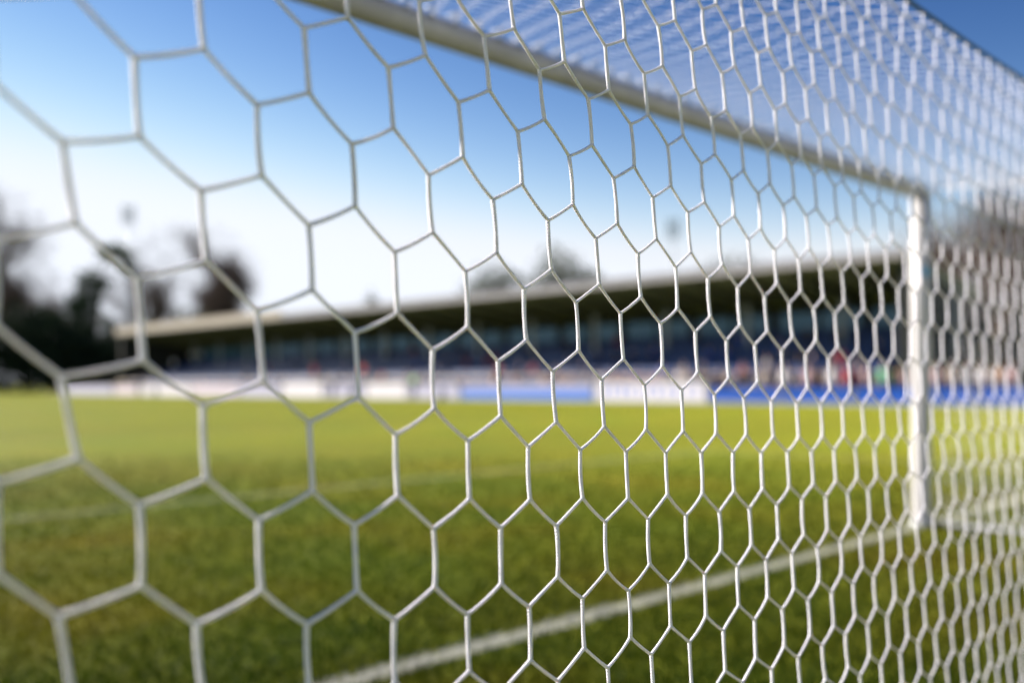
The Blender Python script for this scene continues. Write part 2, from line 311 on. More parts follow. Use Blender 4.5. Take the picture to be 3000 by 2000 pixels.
def build_back():
    segs = []; nodes = []
    def ok(q): return q[1] <= rope_z(q[0])
    def w3(q): return (q[0], hang_p(q[0], q[1]), q[1]+CAM_H)
    def add(a, b, r):
        if a[0] < T0 or b[0] < T0 or a[0] > T1 or b[0] > T1:
            if a[0] < T0 and b[0] < T0 or a[0] > T1 and b[0] > T1: return
            lim = T0 if min(a[0], b[0]) < T0 else T1; f_ = (lim-a[0])/(b[0]-a[0]+1e-9); c = (lim, a[1]+f_*(b[1]-a[1]))
            if (a[0] < T0) or (a[0] > T1): a = c
            else: b = c
        oa, ob = ok(a), ok(b)
        if not oa and not ob: return
        if not oa or not ob:
            fa = rope_z(a[0])-a[1]; fb = rope_z(b[0])-b[1]; f_ = fa/(fa-fb); c = (a[0]+f_*(b[0]-a[0]), a[1]+f_*(b[1]-a[1]))
            if not oa: a = c
            else: b = c
        if a[1] < -CAM_H+.03 and b[1] < -CAM_H+.03: return
        bow = (rnd.uniform(-.0015, .0015), rnd.uniform(-.0015, .0015), -.0012)
        segs.append((w3(a), w3(b), r, bow))
    K0, K1 = -22, 116
    for j in range(-17, 11):
        for k in range(K0, K1):
            if (j+k) % 2: continue
            T = net_node(0, j, k); B = net_node(1, j, k); add(T, B, RV)
            for q in (T, B):
                if ok(q) and T0 < q[0] < T1 and q[1] > -CAM_H: nodes.append((w3(q), RV*1.06))
            if j < 10:
                for s, r in ((1, RD), (-1, RD2)): add(B, net_node(0, j+1, k+s), RD)
    P0 = Gn([s[0] for s in segs]); P1 = Gn([s[1] for s in segs]); NN = Gn([n[0] for n in nodes])
    return [(P0[i], P1[i], s[2], s[3]) for i, s in enumerate(segs)], [(NN[i], n[1]) for i, n in enumerate(nodes)]
NET = empty('goal_net', G(0, 1.0, 0)); tag(NET, 'white hexagonal goal net hanging in front of the camera behind the goal', 'net')
def under(o, par):
    o.parent = par; o.matrix_parent_inverse = Matrix.Translation(par.location).inverted(); return o
s_, n_ = build_back(); under(cords('back_panel', s_, n_, NET, 8, 1.9), NET)
# regular panels: f(a, b) maps panel coordinates to t, p, z ; a across, b along the straight cords
def panel(name, f, na, nb, wa, wb, amin, amax, bmax, a0=0.0, RD=.0012, RV=.0016):
    segs = []; nodes = []
    def inside(q): return amin <= q[0] <= amax and 0 <= q[1] <= bmax
    def clip(a, b):
        a = list(a); b = list(b)
        for ax, lo, hi in ((0, amin, amax), (1, 0, bmax)):
            for lim, sg in ((lo, 1), (hi, -1)):
                da = (a[ax]-lim)*sg; db = (b[ax]-lim)*sg
                if da < 0 and db < 0: return None
                if da < 0 or db < 0:
                    q = da/(da-db); c = [a[i]+q*(b[i]-a[i]) for i in (0, 1)]
                    if da < 0: a = c
                    else: b = c
        return a, b
    for j in range(nb):
        for i in range(na):
            x = a0+(i+(.5 if j % 2 else 0))*wa; y0 = j*wb; y1 = y0+wb*2/3.; y2 = y0+wb
            for A_, B_, r in (((x, y0), (x, y1), RV), ((x, y1), (x+wa/2, y2), RD), ((x, y1), (x-wa/2, y2), RD)):
                c = clip(A_, B_)
                if c: segs.append((f(*c[0]), f(*c[1]), r, (0, 0, -.001)))
            for q in ((x, y0), (x, y1)):
                if inside(q): nodes.append((f(*q), RV*1.03))
    P0 = Gn([s[0] for s in segs]); P1 = Gn([s[1] for s in segs]); NN = Gn([n[0] for n in nodes])
    return under(cords(name, [(P0[i], P1[i], s[2], s[3]) for i, s in enumerate(segs)], [(NN[i], n[1]) for i, n in enumerate(nodes)], NET, 6), NET)
BAR_Z = 2.50; BAR_R = .055
def top_f(a, b):                               # from the rope (b=0) to the crossbar (b=1..)
    t, p0, z0 = rope_pt(a); p1, z1 = GOAL_P-.05, BAR_Z+.035; q = b/2.0
    sag = -.035*math.sin(math.pi*min(max(q, 0), 1))*(1+.3*math.sin(a*2.3)); tt = a+.012*math.sin(b*5+a)
    return (tt, p0+(p1-p0)*q, z0+(z1-z0)*q+sag)
tk = net_node(0, -12, 20)[0]
na_ = 70
panel('top_panel', top_f, na_, 23, .1085, .0905, T0, T1, 2.0, a0=tk-int((tk-T0)/.1085+1)*.1085, RD=.0009, RV=.0017)
def side_f(tc):
    def f(a, b):
        q = (a-.9)/(GOAL_P-.9); p_r, z_r = hang_p(tc, .9), rope_pt(tc)[2]; p = p_r+(GOAL_P-.03-p_r)*q; top = z_r+(BAR_Z-z_r)*q
        return (tc+.02*math.sin(b*2.2), p, max(top-b, .02))
    return f
panel('side_panel', side_f(T1), 20, 26, .1085, .0945, .9, GOAL_P, 2.45, a0=.85)
panel('side_panel', side_f(T0), 20, 26, .1085, .0945, .9, GOAL_P, 2.45, a0=.85)

# rope over which the net is folded, strung between two stanchions
ROPE = mat('dark_cable', (.012, .05, .06), .6, .3)
pts = [G(*rope_pt(T0+(T1-T0)*i/40)) for i in range(41)]
o = MB().tube(pts, .0055, 8).build('support_cable', ROPE, None, True)
tag(o, 'dark green support cable along the top rear edge of the net', 'cable')
# ---------------------------------------------------------------- goal frame
PAINT = mat('white_post_paint', (.50, .485, .49), .42, .5, noise=.03, nscale=6)
GREYM = mat('galvanised_tube', (.52, .54, .55), .4, .5, .3, noise=.08)
GOAL = empty('football_goal', G((T0+T1)/2, GOAL_P, 0), GROT); tag(GOAL, 'white painted football goal frame with round posts and crossbar', 'goal')
def addg(mb, name, m, smooth=True):
    o = mb.build(name, m, None, smooth); o.parent = GOAL; o.matrix_parent_inverse = (Matrix.Translation(GOAL.location) @ Matrix.Rotation(GROT, 4, 'Z')).inverted(); return o
for tc in (T1, T0):
    m = MB().tube([G(tc, GOAL_P, z) for z in (0, .02, .8, 1.6, BAR_Z-.005)], .066, 28, ell=1.0)
    post = addg(m, 'goal_post', PAINT)
    c = MB().tube([G(tc, GOAL_P, z) for z in (0.0, .03)], .085, 24); addg(c, 'ground_sleeve', GREYM)
addg(MB().tube([G(T0-.064+(T1-T0+.128)*i/12, GOAL_P, BAR_Z-.0) for i in range(13)], BAR_R, 28), 'crossbar', mat('crossbar_paint_weathered', (.38, .37, .41), .45, .4, noise=.12, nscale=5))
b = MB()
for tc in (T1, T0):
    pr = hang_p(tc, .9)
    b.tube([G(tc, GOAL_P-.07, .03), G(tc, pr, .03)], .016, 12)
b.tube([G(T0, hang_p(T0, -1), .03), G(T0+1.2, hang_p(1.2, -1), .03), G(3.0, hang_p(3, -1), .03), G(T1, hang_p(T1, .9), .03)], .016, 12)
addg(b, 'ground_bar', mat('ground_bar_paint', (.14, .15, .17), .45, .4))
for tc in (T1, T0):
    a = MB(); q = rope_pt(tc); a.tube([G(tc, GOAL_P-.03, BAR_Z+.02), G(tc, (GOAL_P+q[1])/2, (BAR_Z+q[2])/2+.03), G(*q)], .004, 8); addg(a, 'side_stay', PAINT)
CLIP = mat('clip_plastic', (.22, .25, .30), .5, .3)
for i in range(60):
    cl = MB()
    t = T0+.06+i*.1225; cl.tube([G(t, GOAL_P-.045, BAR_Z+.02), G(t, GOAL_P-.075, BAR_Z+.035), G(t, GOAL_P-.065, BAR_Z+.065), G(t, GOAL_P-.02, BAR_Z+.07)], .007, 5); addg(cl, 'net_clip', CLIP)
st = MB()                                       # small blue sticker wrapped round the far post
for i in range(6):
    pass
base = []
for i in range(7):
    a = R(-112+i*9); base.append((math.cos(a), math.sin(a)))
vv = []; ff = []
for z in (1.87, 1.935):
    for cx, cy in base:
        q = G(T1, GOAL_P, z); vv.append((q.x+.0672*cx, q.y+.0672*cy, z))
for i in range(6): ff.append((i, i+1, i+8, i+7))
o = mesh_obj('sticker', vv, ff, mat('blue_sticker', (.01, .30, .55), .4, .4)); so = o.modifiers.new('s', 'SOLIDIFY'); so.thickness = .0006
o.parent = GOAL; o.matrix_parent_inverse = (Matrix.Translation(GOAL.location) @ Matrix.Rotation(GROT, 4, 'Z')).inverted()
for tc, wd in ((T1, 'beyond the right edge of the net'), (T0, 'beside the near corner of the net')):
    q = rope_pt(tc); e = empty('net_stanchion', G(tc, q[1]-.04, 0)); tag(e, 'galvanised net stanchion '+wd, 'pole', 'stanchions holding the net cable')
    off = e.location
    m = MB().tube([Vector((0, 0, 0)), Vector((0, 0, q[2]+.06))], .024, 14); m.build('pole', GREYM, e, True)
    m = MB().tube([Vector((0, 0, 0)), Vector((0, 0, .012))], .09, 20); m.build('base_plate', GREYM, e, True)
    m = MB().tube([Vector((0, 0, q[2])), G(0, .045, 0)+Vector((0, 0, q[2]))], .009, 8); m.build('hook', GREYM, e, True)
# ---------------------------------------------------------------- pitch
LW = .12
def line_mask_nodes(t):
    """white where the painted lines run, in pitch coordinates, for both the turf and its blades"""
    N = t.nodes.new; L = t.links.new
    g = N('ShaderNodeNewGeometry'); s = N('ShaderNodeSeparateXYZ')
    def mth(op, *a, cl=False):
        n = N('ShaderNodeMath'); n.operation = op; n.use_clamp = cl
        for i, q in enumerate(a):
            if isinstance(q, (int, float)): n.inputs[i].default_value = q
            else: L(q, n.inputs[i])
        return n.outputs[0]
    L(g.outputs['Position'], s.inputs[0]); x, y = s.outputs[0], s.outputs[1]
    tt = mth('ADD', mth('MULTIPLY', x, DX), mth('MULTIPLY', y, DY)); pp = mth('ADD', mth('MULTIPLY', x, -DY), mth('MULTIPLY', y, DX))
    nz = N('ShaderNodeTexNoise'); nz.inputs['Scale'].default_value = 45; nz.inputs['Detail'].default_value = 3; L(g.outputs['Position'], nz.inputs['Vector'])
    jit = mth('MULTIPLY', mth('SUBTRACT', nz.outputs['Fac'], .5), .055)
    def stripe(c, v, h=LW/2, a=None, lo=None, hi=None):
        d = mth('ABSOLUTE', mth('SUBTRACT', mth('ADD', v, jit), c)); m_ = mth('MULTIPLY', mth('SUBTRACT', h, d), 60.0, cl=True)
        if lo is not None: m_ = mth('MULTIPLY', m_, mth('GREATER_THAN', a, lo))
        if hi is not None: m_ = mth('MULTIPLY', m_, mth('LESS_THAN', a, hi))
        return m_
    P6 = GOAL_P+5.5; P16 = GOAL_P+16.5
    ms = [stripe(GOAL_P, pp, a=tt, hi=37.5), stripe(P6, pp, .11, a=tt, lo=T0-5.5, hi=T1+5.5), stripe(T1+5.5, tt, .11, a=pp, lo=GOAL_P, hi=P6),
          stripe(P16, pp, a=tt, lo=T0-16.5, hi=T1+16.5), stripe(T1+16.5, tt, a=pp, lo=GOAL_P, hi=P16), stripe(37.5, tt, a=pp, lo=GOAL_P, hi=GOAL_P+105)]
    o = ms[0]
    for q in ms[1:]: o = mth('MAXIMUM', o, q)
    wear = N('ShaderNodeTexNoise'); wear.inputs['Scale'].default_value = 30; L(g.outputs['Position'], wear.inputs['Vector'])
    o = mth('MULTIPLY', o, mth('ADD', mth('MULTIPLY', wear.outputs['Fac'], .5), .55, cl=True))
    far = mth('SUBTRACT', 1.0, mth('MULTIPLY', mth('GREATER_THAN', pp, GOAL_P+2), .72))
    return mth('MULTIPLY', o, far), tt, pp, g, mth
def turf(name, blades):
    m = bpy.data.materials.new(name); m.use_nodes = True; t = m.node_tree; b = t.nodes['Principled BSDF']; N = t.nodes.new; L = t.links.new
    mask, tt, pp, g, mth = line_mask_nodes(t)
    n1 = N('ShaderNodeTexNoise'); n1.inputs['Scale'].default_value = .55; n1.inputs['Detail'].default_value = 6; L(g.outputs['Position'], n1.inputs['Vector'])
    n2 = N('ShaderNodeTexNoise'); n2.inputs['Scale'].default_value = 14 if not blades else 60; n2.inputs['Detail'].default_value = 5; L(g.outputs['Position'], n2.inputs['Vector'])
    r1 = N('ShaderNodeValToRGB'); e = r1.color_ramp.elements; e[0].position = .36; e[1].position = .66
    e[0].color = (.026, .056, .002, 1); e[1].color = (.085, .072, .004, 1); k = e.new(.50); k.color = (.050, .066, .002, 1)
    fac = mth('ADD', mth('MULTIPLY', n1.outputs['Fac'], .85), mth('MULTIPLY', n2.outputs['Fac'], .15)); L(fac, r1.inputs['Fac'])
    # mown bands across the pitch
    band = mth('MULTIPLY', mth('ADD', mth('SINE', mth('MULTIPLY', mth('SUBTRACT', pp, GOAL_P+1.0), math.pi/5.5)), 1.0), .5)
    bs = N('ShaderNodeMapRange'); bs.inputs[1].default_value = .35; bs.inputs[2].default_value = .65; bs.inputs[3].default_value = .82; bs.inputs[4].default_value = 1.14; L(band, bs.inputs[0])
    vm = N('ShaderNodeVectorMath'); vm.operation = 'SCALE'; L(r1.outputs[0], vm.inputs[0]); L(bs.outputs[0], vm.inputs[3])
    mx = N('ShaderNodeMix'); mx.data_type = 'RGBA'; L(mask, mx.inputs[0]); L(vm.outputs[0], mx.inputs[6]); mx.inputs[7].default_value = (.44, .44, .42, 1)
    if blades:
        e[0].color = (.018, .048, .002, 1); e[1].color = (.060, .056, .005, 1); k.color = (.036, .054, .003, 1)
    L(mx.outputs[2], b.inputs['Base Color']); b.inputs['Roughness'].default_value = .62; b.inputs['Specular IOR Level'].default_value = .04
    if blades:
        tr = N('ShaderNodeBsdfTranslucent'); L(mx.outputs[2], tr.inputs['Color']); ms = N('ShaderNodeMixShader'); ms.inputs[0].default_value = .35
        L(b.outputs[0], ms.inputs[1]); L(tr.outputs[0], ms.inputs[2]); L(ms.outputs[0], t.nodes['Material Output'].inputs['Surface'])
    else:
        b.inputs['Sheen Weight'].default_value = .35; b.inputs['Sheen Roughness'].default_value = .35; b.inputs['Sheen Tint'].default_value = (.80, .79, .08, 1)
        bp = N('ShaderNodeBump'); bp.inputs['Strength'].default_value = .5; bp.inputs['Distance'].default_value = .03
        n3 = N('ShaderNodeTexNoise'); n3.inputs['Scale'].default_value = 60; n3.inputs['Detail'].default_value = 3; L(g.outputs['Position'], n3.inputs['Vector'])
        L(n3.outputs['Fac'], bp.inputs['Height']); L(bp.outputs['Normal'], b.inputs['Normal'])
    return m
TURF = turf('turf', False)
o = mesh_obj('ground', [(-900, -60, 0), (900, -60, 0), (900, 1500, 0), (-900, 1500, 0)], [(0, 1, 2, 3)], TURF); tag(o, kind='structure')
# grass blades where the lens can tell them apart
NB = 330000
y = 2.2*(20/2.2)**rng.random(NB); x = rng.uniform(-1, 1, NB)*(.60*y+1.2)
keep = rng.random(NB) < np.clip((15-y)/11.0, 0, 1); x = x[keep]; y = y[keep]; nb = len(x)
h = rng.uniform(.014, .040, nb)*(1+.0*y); wd = rng.uniform(.002, .0045, nb)*np.clip(y/4, 1, 5); a = rng.uniform(0, 2*math.pi, nb); ln = rng.uniform(.15, 1.0, nb)*h; la = rng.uniform(0, 2*math.pi, nb)
v = np.zeros((nb, 3, 3)); v[:, 0] = np.stack([x-np.cos(a)*wd, y-np.sin(a)*wd, np.zeros(nb)], -1); v[:, 1] = np.stack([x+np.cos(a)*wd, y+np.sin(a)*wd, np.zeros(nb)], -1)
v[:, 2] = np.stack([x+np.cos(la)*ln, y+np.sin(la)*ln, h], -1)
o = mesh_np('grass', v.reshape(-1, 3), np.arange(nb*3).reshape(-1, 3), turf('grass_blades', True), None, False)
tag(o, 'short green and straw coloured grass of the goal area', 'grass', kind='stuff')
# a paved strip between touchline and boards, terrace ground behind
PAV = mat('concrete_strip', (.30, .30, .28), .8, .2, noise=.15, nscale=2)
m = GM().prism([(38.6, .0), (38.6, .03), (40.3, .03), (40.3, .0)], -20, 118); o = m.build('path', PAV); tag(o, kind='structure')
# ---------------------------------------------------------------- grandstand
ST = empty('grandstand', G(45, 60, 0), GROT); tag(ST, 'long grandstand with a cantilevered flat roof and blue seats across the pitch', 'grandstand')
def adds(mb, name, m, par=None, smooth=False):
    o = mb.build(name, m, None, smooth); o.parent = par or ST
    o.matrix_parent_inverse = (Matrix.Translation(ST.location) @ Matrix.Rotation(GROT, 4, 'Z')).inverted() if par is None else Matrix.Identity(4)
    return o
S0, S1 = 17.7, 104.5
ROOFM = mat('roof_soffit_green', (.36, .37, .18), .6, .25, noise=.25, nscale=1.2)
FASC = mat('fascia_sheet', (.32, .31, .36), .5, .5, noise=.05, nscale=1)
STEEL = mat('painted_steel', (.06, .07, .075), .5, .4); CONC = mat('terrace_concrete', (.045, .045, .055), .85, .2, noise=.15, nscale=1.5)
roof = adds(GM().prism([(42.06, 6.62), (42.06, 6.80), (51.6, 5.72), (51.6, 5.50)], S0, S1), 'roof', ROOFM)
adds(GM().prism([(41.9, 6.58), (41.82, 6.95), (42.04, 6.95), (42.04, 6.58)], S0-.1, S1+.1), 'fascia', FASC)
PALE = mat('column_pale_paint', (.42, .46, .48), .5, .4)
nb_ = 15; bay = (S1-S0)/nb_
RAF = mat('rafter_olive', (.14, .145, .08), .55, .3)
for i in range(nb_+1):
    p = S0+i*bay
    for q in (0, .5):
        if q and i == nb_: continue
        m = GM(); m.prism([(42.2, 6.60), (51.0, 5.54), (51.0, 4.95), (42.2, 6.35)], p+q*bay-.16, p+q*bay+.16); adds(m, 'rafter', RAF)
    m = GM(); m.box((48.0, p-.11, 2.4), (48.22, p+.11, 5.6)); adds(m, 'column', PALE)
tr = GM(); n_t = 9; tr.prism([(41.3, 0), (41.3, .45)]+sum([[(41.9+i*.95, .45+i*.31), (41.9+i*.95, .76+i*.31)] for i in range(n_t)], [])+[(51.5, .45+n_t*.31), (51.5, 0)], S0+.5, S1-.5)
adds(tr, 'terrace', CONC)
def row_t(i): return 42.15+i*.95, .76+i*.31
SEAT = mat('blue_seat_plastic', (.006, .030, .13), .35, .5)
for i in range(n_t):
    t_, z_ = row_t(i); v = []; f = []; q = GM()
    for k in range(int((S1-S0-3)/.52)):
        p = S0+1.5+k*.52
        q.prism([(t_+.10, z_+.40), (t_+.10, z_+.44), (t_+.50, z_+.41), (t_+.50, z_+.37)], p, p+.43)
        q.prism([(t_+.50, z_+.38), (t_+.54, z_+.38), (t_+.62, z_+.78), (t_+.58, z_+.78)], p, p+.43)
        q.box((t_+.26, p+.18, z_), (t_+.32, p+.25, z_+.40))
    o = adds(q, 'seat_row', SEAT)
GL = bpy.data.materials.new('tinted_polycarbonate'); GL.use_nodes = True; t = GL.node_tree; b = t.nodes['Principled BSDF']
b.inputs['Base Color'].default_value = (.06, .16, .20, 1); b.inputs['Roughness'].default_value = .25
tr_ = t.nodes.new('ShaderNodeBsdfTranslucent'); tr_.inputs['Color'].default_value = (.34, .48, .58, 1); tp = t.nodes.new('ShaderNodeBsdfTransparent'); tp.inputs['Color'].default_value = (.38, .50, .60, 1)
m1 = t.nodes.new('ShaderNodeMixShader'); m1.inputs[0].default_value = .5; m2 = t.nodes.new('ShaderNodeMixShader'); m2.inputs[0].default_value = .30
t.links.new(b.outputs[0], m1.inputs[1]); t.links.new(tr_.outputs[0], m1.inputs[2]); t.links.new(m1.outputs[0], m2.inputs[1]); t.links.new(tp.outputs[0], m2.inputs[2]); t.links.new(m2.outputs[0], t.nodes['Material Output'].inputs['Surface'])
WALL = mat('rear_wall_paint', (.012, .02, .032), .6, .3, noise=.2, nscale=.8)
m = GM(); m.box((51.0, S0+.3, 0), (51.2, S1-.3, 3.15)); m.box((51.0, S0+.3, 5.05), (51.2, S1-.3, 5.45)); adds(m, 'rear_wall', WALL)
for i in range(nb_):
    for a0, a1 in ((-.06, .06), (.48, .52)): m = GM(); m.box((51.02, S0+(i+a0)*bay, 3.13), (51.18, S0+(i+a1)*bay, 5.07)); adds(m, 'mullion', WALL)
adds(GM().prism([(41.80, 6.60), (41.74, 7.30), (41.79, 7.30), (41.84, 6.60)], 70, S1+.1), 'sunlit_fascia_strip', mat('sunlight_cream', (.42, .36, .30), .4, .5))  # added strip, its cream colour stands for sunlight on the fascia end
adds(GM().prism([(41.78, 6.50), (41.78, 6.585), (42.06, 6.585), (42.06, 6.50)], S0-.1, S1+.1), 'gutter', mat('gutter_tan', (.30, .28, .22), .5, .4))
for i in range(nb_):
    for q, (a0, a1) in enumerate(((.06, .48), (.52, .94))):
        p = S0+i*bay; pan = GM(); pan.box((51.06, p+a0*bay, 3.16), (51.12, p+a1*bay, 5.04)); adds(pan, 'window', GL)
m = GM(); m.prism([(42.3, 0), (42.3, 6.4), (51.0, 5.3), (51.0, 0)], S0+.02, S0+.30); EW = mat('end_wall_board', (.03, .032, .03), .7, .2); adds(m, 'end_wall_or_sun_block', EW)
m = GM(); m.prism([(42.3, 0), (42.3, 6.4), (51.0, 5.3), (51.0, 0)], S1-.30, S1-.02); adds(m, 'end_wall_or_sun_block', EW)  # left end wall added to keep the sun off the seating
m = GM(); m.box((41.55, S0-.5, 0), (41.7, S1, 1.0)); adds(m, 'front_wall', mat('front_wall_paint', (.10, .10, .15), .7, .2, noise=.2, nscale=.7))
m = GM(); m.tube([G(41.62, S0, 1.42), G(41.62, 60, 1.42), G(41.62, S1, 1.42)], .045, 8)
for i in range(44): m.box((41.60, S0+i*2.0, 1.0), (41.66, S0+i*2.0+.06, 1.40))
adds(m, 'handrail', mat('handrail_ochre', (.42, .30, .16), .5, .4))

# advertising boards along the touchline
def board_mat(name, c, txt=None, dens=.5, low=None):
    m = mat(name, c, .45, .35, noise=.03, nscale=2); t = m.node_tree; b = t.nodes['Principled BSDF']; N = t.nodes.new; L = t.links.new
    src = b.inputs['Base Color'].links[0].from_socket; tc = N('ShaderNodeTexCoord'); s = N('ShaderNodeSeparateXYZ'); L(tc.outputs['Generated'], s.inputs[0])
    col = src
    if low:
        gt = N('ShaderNodeMath'); gt.operation = 'LESS_THAN'; L(s.outputs[2], gt.inputs[0]); gt.inputs[1].default_value = .62
        mx = N('ShaderNodeMix'); mx.data_type = 'RGBA'; L(gt.outputs[0], mx.inputs[0]); L(col, mx.inputs[6]); mx.inputs[7].default_value = (*low, 1); col = mx.outputs[2]
    L(col, b.inputs['Base Color']); return m
BM = {'white': board_mat('board_white', (.60, .57, .60)), 'pink': board_mat('board_blush', (.56, .48, .52)), 'lilac': board_mat('board_lilac', (.40, .39, .50)),
      'blue': board_mat('board_blue', (.001, .060, .34)), 'twotone': board_mat('board_two_tone', (.38, .38, .52), low=(.05, .15, .50)), 'navy': board_mat('board_navy', (.01, .035, .16))}
BF = mat('board_frame', (.30, .31, .31), .5, .4); BLT = mat('board_blue_print', (.04, .13, .50), .5, .3); WT = mat('board_white_print', (.75, .76, .8), .5, .3)
def ad_board(x0, x1, key, label, z1=1.0, marks=0, mm=None, t_=39.6):
    pa, pb = p_at(x1, t_), p_at(x0, t_); e = empty('advertising_board', G(t_, (pa+pb)/2, 0), GROT); tag(e, label, 'advertising board', 'advertising boards along the far touchline')
    hw = (pb-pa)/2-.04
    MB().box((-.03, -hw, .07), (.03, hw, z1)).build('board_face', BM[key], e)
    f = MB(); f.box((-.05, -hw-.03, .0), (.06, -hw, z1+.03)); f.box((-.05, hw, .0), (.06, hw+.03, z1+.03)); f.box((-.05, -hw, .03), (.05, hw, .068)); f.build('frame', BF, e)
    if marks:
        k = MB(); q = -hw+.5
        while q < hw-.6:                        # abstract lettering too blurred to read: upright strokes of a wide wordmark
            wdt = rnd.uniform(.10, .2); hh = rnd.choice((.42, .42, .55)); k.box((-.036, q, .30), (-.031, q+wdt, .30+hh))
            if rnd.random() < .6: k.box((-.036, q+wdt, .30+hh-.12), (-.031, q+wdt+.22, .30+hh))
            q += wdt+rnd.uniform(.30, .55)
        k.build('print', mm or BLT, e)
    return e
ad_board(190, 330, 'lilac', 'greyed lilac advertising board at the far left end of the row')
ad_board(335, 400, 'pink', 'short blush board left of the dark figure by the touchline')
ad_board(402, 560, 'white', 'long white board right of the dark figure by the touchline', 1.05)
ad_board(562, 700, 'pink', 'blush white board in the left part of the row under the sunlight-tinted roof end', 1.05, 1, BM['lilac'])
ad_board(702, 822, 'lilac', 'lilac board between the blush board and the bright white board')
ad_board(826, 945, 'white', 'bright white board left of the man in the red jacket', 1.12)
ad_board(950, 1070, 'lilac', 'pale lilac board behind the people in red')
ad_board(1073, 1190, 'white', 'white board left of the steward in the green vest', 1.08)
ad_board(1192, 1345, 'lilac', 'pale lilac board right of the green vest', 1.0)
ad_board(1350, 1738, 'twotone', 'long two tone blue board with a pale upper band', 1.0)
ad_board(1743, 2070, 'white', 'white board with blurred blue print left of the plain blue boards', 1.05, 1)
ad_board(2074, 2290, 'blue', 'blue board directly right of the white printed board', .73)
ad_board(2293, 2500, 'blue', 'plain royal blue board, second right of the white printed board', .73)
ad_board(2503, 2690, 'blue', 'royal blue board just left of the far goal post', .73)
ad_board(2693, 2860, 'blue', 'royal blue board just right of the far goal post', .73)
ad_board(2863, 3080, 'blue', 'royal blue board at the right edge of the photo', .73)
# ---------------------------------------------------------------- people
SKIN = mat('skin', (.50, .30, .22), .55, .35); HAIR = mat('hair_dark', (.03, .02, .015), .6, .3); HAIR2 = mat('hair_grey', (.32, .30, .28), .6, .3); SHOE = mat('shoes', (.02, .02, .02), .5, .3)
def skin_mesh(name, pts, edges, root=0, sub=1):
    """pts: (x,y,z,r). one continuous skinned surface"""
    me = bpy.data.meshes.new(name); me.from_pydata([p[:3] for p in pts], edges, []); o = bpy.data.objects.new(name, me); C.objects.link(o)
    md = o.modifiers.new('skin', 'SKIN'); md.use_smooth_shade = True
    for i, sv in enumerate(me.skin_vertices[0].data):
        r = pts[i][3]; sv.radius = (r, r) if not hasattr(r, '__len__') else r; sv.use_root = (i == root)
    s = o.modifiers.new('sub', 'SUBSURF'); s.levels = sub; s.render_levels = sub
    dg = bpy.context.evaluated_depsgraph_get(); ev = o.evaluated_get(dg); new = bpy.data.meshes.new_from_object(ev)
    bpy.data.objects.remove(o); bpy.data.meshes.remove(me); new.name = name; new.materials.clear(); new.materials.append(None); return new
def skeleton(pose):
    J = {}
    seat = pose == 'sit'
    hz = .48 if seat else .93
    J['pelvis'] = (0, 0, hz, (.15, .11)); J['waist'] = (0, .01, hz+.17, (.135, .10)); J['chest'] = (0, .0, hz+.38, (.165, .11)); J['neckb'] = (0, .01, hz+.53, (.08, .07))
    J['neck'] = (0, 0, hz+.59, .052); J['head1'] = (0, -.015, hz+.66, (.068, .075)); J['head2'] = (0, -.01, hz+.75, (.075, .09)); J['head3'] = (0, 0, hz+.82, (.055, .06))
    for s, n in ((-1, 'l'), (1, 'r')):
        J['sh'+n] = (s*.175, .0, hz+.47, .062)
        if pose == 'cross': el = (s*.24, -.06, hz+.24); wr = (-s*.02, -.20, hz+.27)
        elif seat: el = (s*.24, -.05, hz+.22); wr = (s*.13, -.28, hz+.12)
        elif pose == 'clap': el = (s*.25, -.10, hz+.24); wr = (s*.05, -.30, hz+.38)
        else: el = (s*.25, .03, hz+.20); wr = (s*.25, -.04, hz-.03)
        J['el'+n] = (*el, .043); J['wr'+n] = (*wr, .029)
        d = (Vector(wr)-Vector(el)).normalized(); pm = Vector(wr)+d*.06; J['pa'+n] = (*pm, (.036, .022))
        side = d.cross(Vector((0, 1, 0))); side = side.normalized() if side.length > .1 else Vector((1, 0, 0))
        for i in range(4):
            b0 = pm+side*(.024*(i-1.5))+d*.03; b1 = b0+d*(.038-.004*abs(i-1)); b2 = b1+d*.026+Vector((0, -.012, -.008))
            J['f%d%sa' % (i, n)] = (*b0, .0095); J['f%d%sb' % (i, n)] = (*b1, .0088); J['f%d%sc' % (i, n)] = (*b2, .0075)
        tb = pm-d*.02-side*.036; J['t'+n+'a'] = (*tb, .012); J['t'+n+'b'] = (*(tb+d*.035-side*.014), .0095)
        if seat: kn = (s*.12, -.46, hz+.03); an = (s*.12, -.44, .09); 
        else: kn = (s*.11, -.015, .50); an = (s*.11+s*.02, .02, .09)
        J['hp'+n] = (s*.09, 0, hz-.06 if not seat else hz, .088); J['kn'+n] = (*kn, .058); J['an'+n] = (*an, .040); J['to'+n] = (an[0]+s*.02, an[1]-.17, .035, .034)
    return J
LINKS = [('pelvis', 'waist'), ('waist', 'chest'), ('chest', 'neckb'), ('neckb', 'neck'), ('neck', 'head1'), ('head1', 'head2'), ('head2', 'head3')]
for n in 'lr': LINKS += [('neckb', 'sh'+n), ('sh'+n, 'el'+n), ('el'+n, 'wr'+n), ('wr'+n, 'pa'+n), ('pa'+n, 't'+n+'a'), ('t'+n+'a', 't'+n+'b'), ('pelvis', 'hp'+n), ('hp'+n, 'kn'+n), ('kn'+n, 'an'+n), ('an'+n, 'to'+n)]+sum([[('pa'+n, 'f%d%sa' % (i, n)), ('f%d%sa' % (i, n), 'f%d%sb' % (i, n)), ('f%d%sb' % (i, n), 'f%d%sc' % (i, n))] for i in range(4)], [])
